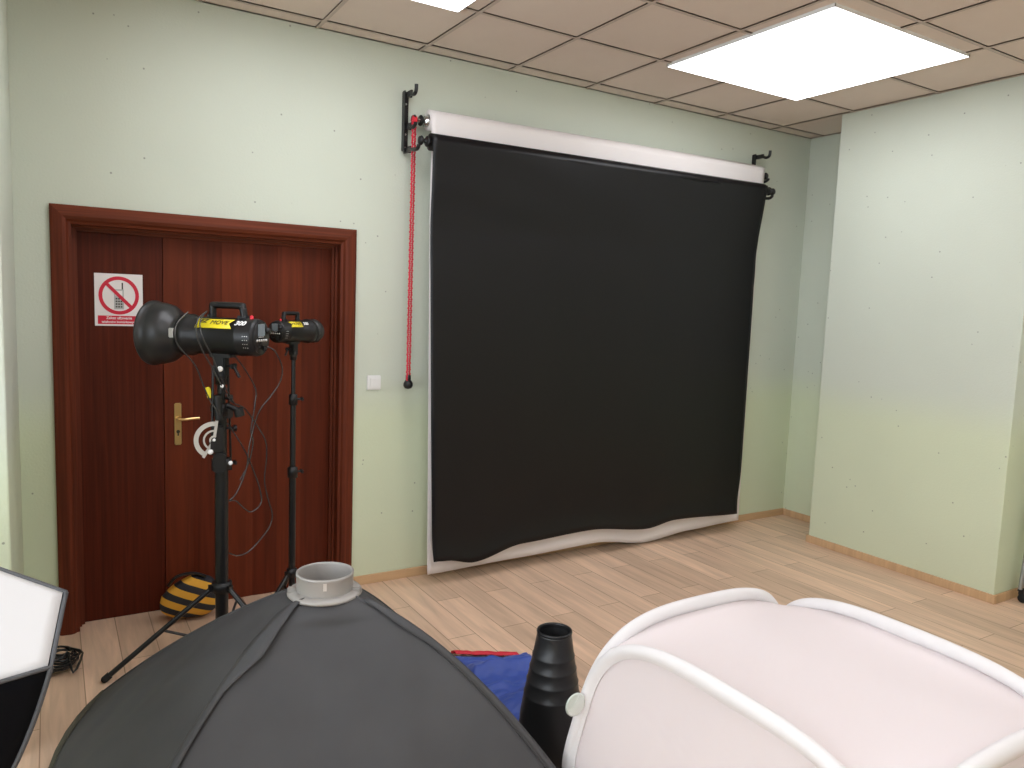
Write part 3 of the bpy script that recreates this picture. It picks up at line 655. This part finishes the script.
for i in range(len(poly)):
    A, B_ = poly[i], poly[(i+1) % len(poly)]; P = []
    for r in range(17):
        t = r/16; tt = t; row = []
        for k in range(9):
            s = k/8; q = A.lerp(B_, s).lerp(apx+(A.lerp(B_, s)-cen)*.14, tt); out = (q-cen); out -= pn*out.dot(pn)
            q = q+out.normalized()*(.06*math.sin(PI*t)) if out.length > 1e-4 else q
            row.append(tuple(q-O))
        P.append(row)
    b = MB(); b.grid(P, 0, True); b.build('side_panel', 'fabd', ls, solid=.002)
    # sleeve along each ridge
    rid = []
    for r in range(17):
        t = r/16; q = A.lerp(apx+(A-cen)*.14, t); out = q-cen; out -= pn*out.dot(pn); rid.append(q+out.normalized()*(.06*math.sin(PI*t))-O)
    b = MB(); b.tube(rid, .007, 8); b.build('rod_sleeve', 'edge', ls)
per = []
for i in range(len(poly)):
    for k in range(6): per.append(poly[i].lerp(poly[(i+1) % len(poly)], k/6)-O)
b = MB(); b.tube(per, .006, 8, closed=True); b.build('rim_binding', 'edge', ls, label='grey binding round the rim')
b = MB(); b.lathe([(.085, .0), (.085, .085), (.07, .09), (.07, .0), (.085, 0)], 40); b.build('mount_ring', 'blackm', ls, loc=(apx.x-O.x, apx.y-O.y, 0.0))

# ------------------------------------------------------------------ black snoots (stack of cones)
p0 = atz(547, 752, 0)
sn = thing('conical_snoot', 'tall black stepped conical snoot standing between the softbox and the white tent', 'snoot', (p0.x+.01, p0.y, 0))
b = MB(); b.lathe([(.118, 0), (.132, 0), (.134, .012), (.130, .016), (.128, .022), (.118, .17), (.107, .245), (.1082, .250), (.105, .253), (.098, .300), (.0993, .305), (.096, .308), (.089, .352), (.0903, .357), (.087, .360), (.080, .402), (.0812, .407), (.078, .410), (.066, .488), (.067, .495), (.060, .497), (.058, .49), (.066, .42), (.085, .30), (.115, .02), (.118, 0)], 56)
o_ = b.build('cone_body', 'blacks', sn); o_.scale.z = .965
b = MB(); b.lathe([(.058, .488), (.066, .494), (.068, .500), (.066, .506), (.060, .506), (.058, .50), (.058, .488)], 56); o_ = b.build('top_rim', 'blackm', sn); o_.scale.z = .965

# ------------------------------------------------------------------ blue and red cloth on the floor
def clothz(x, y): return .022+.035*max(0, noise.noise(Vector((x*5, y*9, 1.3))))+.018*abs(noise.noise(Vector((x*13, y*20, 6))))+.03*math.exp(-((y+1.32+.25*(x-.4))/.05)**2)
q0, q1, q2, q3 = atz(455, 652, .03), atz(531, 654, .03), atz(585, 720, .03), atz(470, 735, .03)
q3.x = max(q3.x, .235); q0.x = max(q0.x, .28); q2.y = max(q2.y, -1.80); q3.y = -1.80
ct_ = thing('cloth', 'crumpled blue cloth with a red edge lying on the floor behind the black snoot', 'cloth', (q0.x, q0.y, 0)); P = []; n, m = 50, 70
for i in range(n+1):
    row = []
    for j in range(m+1):
        a = q0.lerp(q1, i/n); c = q3.lerp(q2, i/n); q = a.lerp(c, j/m)
        q.x += .012*noise.noise(Vector((i*.2, j*.15, 2))); q.y += .012*noise.noise(Vector((i*.2, j*.15, 5)))
        e = min(i, n-i, m-j, j)/5; z = .008+(clothz(q.x, q.y)-.008)*min(1, e); row.append((q.x-q0.x, q.y-q0.y, z))
    P.append(row)
b = MB(); b.grid(P, 0, True, flip=True); b.build('blue_fabric', 'blue', ct_, solid=.004)
P2 = []
for i in range(n-8):
    A = Vector(P[i][0]); P2.append([(A.x, A.y-.02, A.z+.02), (A.x, A.y+.012, A.z+.024), (A.x-.001, A.y+.036, A.z+.012), (A.x-.002, A.y+.042, .004)])
b = MB(); b.grid(P2, 0, True); b.build('red_edge', 'redc', ct_, solid=.004, label='red folded edge')

# ------------------------------------------------------------------ white pop-up tent
TX0, TX1, TY0, TY1, TH = .265, 1.12, -3.377, -2.361, .69
tn = thing('light_tent', 'white pop-up light tent with rounded hoop edges in the right foreground', 'light tent', ((TX0+TX1)/2, (TY0+TY1)/2, 0)); O = Vector(((TX0+TX1)/2, (TY0+TY1)/2, 0))
hx_ = (TX1-TX0)/2; hy_ = (TY1-TY0)/2; hw = 1.0; hh = TH/2; ex = 3.45; TAP = .24; NN = 44
def se(u):            # upper half outline of a hoop: u in -1..1 -> height 0..1
    return max(0, 1-abs(u)**ex)**(1/ex)
us = [math.sin((2*i/NN-1)*PI/2) for i in range(NN+1)]
G = [[(se(us[i]) if j in (0, NN) else se(us[j]) if i in (0, NN) else .8) for j in range(NN+1)] for i in range(NN+1)]
# interior: relaxed (soap film) between the four hoops
def h_(i, j): return us[i]
for it in range(700):
    for i in range(1, NN):
        for j in range(1, NN):
            G[i][j] = (G[i-1][j]+G[i+1][j]+G[i][j-1]+G[i][j+1])*.25
def tap(x, y, z):
    f = 1+TAP*(1-z/TH); return (x*f, y*f, z)
def pt(ui, uj, g, sgn): return tap(ui*hx_, uj*hy_, hh+sgn*g*hh*.985)
b = MB()
b.grid([[pt(us[i], us[j], G[i][j]-.018*(1-abs(us[i])**6)*(1-abs(us[j])**6)+.016*noise.noise(Vector((us[i]*2.2, us[j]*2.2, 3))), 1) for j in range(NN+1)] for i in range(NN+1)], 0, True)
b.build('top_panel', 'tent', tn, solid=.0015)
b = MB(); b.grid([[pt(us[i], us[j], G[i][j], -1) for j in range(NN+1)] for i in range(NN+1)], 0, True, flip=True); b.build('bottom_panel', 'tent', tn, solid=.0015)
def hoop(hw, n=96):
    out = []
    for i in range(n):
        a = 2*PI*i/n; c, s = math.cos(a), math.sin(a)
        out.append((math.copysign(abs(c)**(2/ex), c)*hw, math.copysign(abs(s)**(2/ex), s)*hh))
    return out
for (nx_, ny_) in ((-1, 0), (0, 1), (1, 0), (0, -1)):
    N_ = Vector((nx_, ny_, 0)); Tn = Vector((-ny_, nx_, 0)); C0 = N_*(hx_ if nx_ else hy_); HP = hoop(hy_ if nx_ else hx_)
    def q(s, z, o): v = C0+Tn*s+Vector((0, 0, hh+z)); v = Vector(tap(*v))+N_*o; return tuple(v)
    # panel
    P = []
    for s, z in HP:
        row = []
        for r in range(15):
            f = r/14; px_, pz_ = s*f, z*f
            wr = .007*noise.noise(Vector((px_*30, pz_*2.2, 1+nx_)))*math.sin(PI*f)**.6
            row.append(q(px_, pz_, -.004-.018*math.cos(PI/2*f)+wr))
        P.append(row)
    b = MB(); b.grid(P, 0, True, True); b.build('side_wall', 'tent', tn, solid=.0015)
    # binding band round the hoop: a puffed flat strip
    P = []
    for s, z in HP:
        k = Vector((s, z)); L_ = k.length; kn = k/L_
        row = []
        for (ro, oo) in ((-.030, .001), (-.014, .012), (.004, .016), (.017, .008), (.021, -.004), (.015, -.018), (-.004, -.030), (-.022, -.028), (-.030, .001)):
            kk = k+kn*ro; zz = max(kk.y, -hh+.004); row.append(q(kk.x, zz, oo))
        P.append(row)
    b = MB(); b.grid(P, 0, True, True); b.build('hoop_binding', 'tentrim', tn)
dsk = at(581, 709, TY1-.0)-O+Vector((.0, .03, 0)); b = MB(); X = frame_from((1, 0, 0), (0, 0, 1), dsk); b.lathe([(0, .004), (.034, .004), (.040, .0), (.034, -.006), (0, -.008)], 32, 0, X); b.build('clear_disc', 'clear', tn, label='round clear plastic disc at the corner')

# ------------------------------------------------------------------ metal trolley at the right edge
tr = thing('metal_trolley', 'grey metal trolley on black castors at the right edge beside the pilaster', 'trolley', (3.925, -2.205, 0))
for (x, y) in ((-.12, .19), (.12, .19), (-.12, -.25), (.12, -.25)):
    b = MB(); b.cyl((x-.02*(x < 0), y, .085), (x+.10*(x < 0), y, 1.05), .012, 12); b.cyl((x+.012*(1 if x < 0 else -1), y, .085), (x+.13*(x < 0)-.03*(x > 0), y, 1.05), .005, 8); b.build('upright', 'tube', tr)
    c = MB(); c.box(x-.006, x+.006, y-.014, y+.014, .045, .09); c.box(x-.014, x+.014, y-.016, y+.016, .07, .088); c.build('castor_fork', 'blackmatt', tr)
    c = MB(); c.lathe([(0, -.011), (.026, -.011), (.029, 0), (.026, .011), (0, .011)], 20, 0, Matrix.Translation((x, y-.012, .029)) @ alongx()); c.build('castor_wheel', 'blackmatt', tr)
for z in (.13, .56, 1.03):
    b = MB()
    for y in (.19, -.25): b.cyl((-.12, y, z), (.12, y, z), .008, 8)
    for x in (-.12, .12): b.cyl((x, .19, z), (x, -.25, z), .008, 8)
    for k in range(1, 12): b.cyl((-.12, .19-.44*k/12, z), (.12, .19-.44*k/12, z), .003, 6)
    b.build('wire_shelf', 'tube', tr)
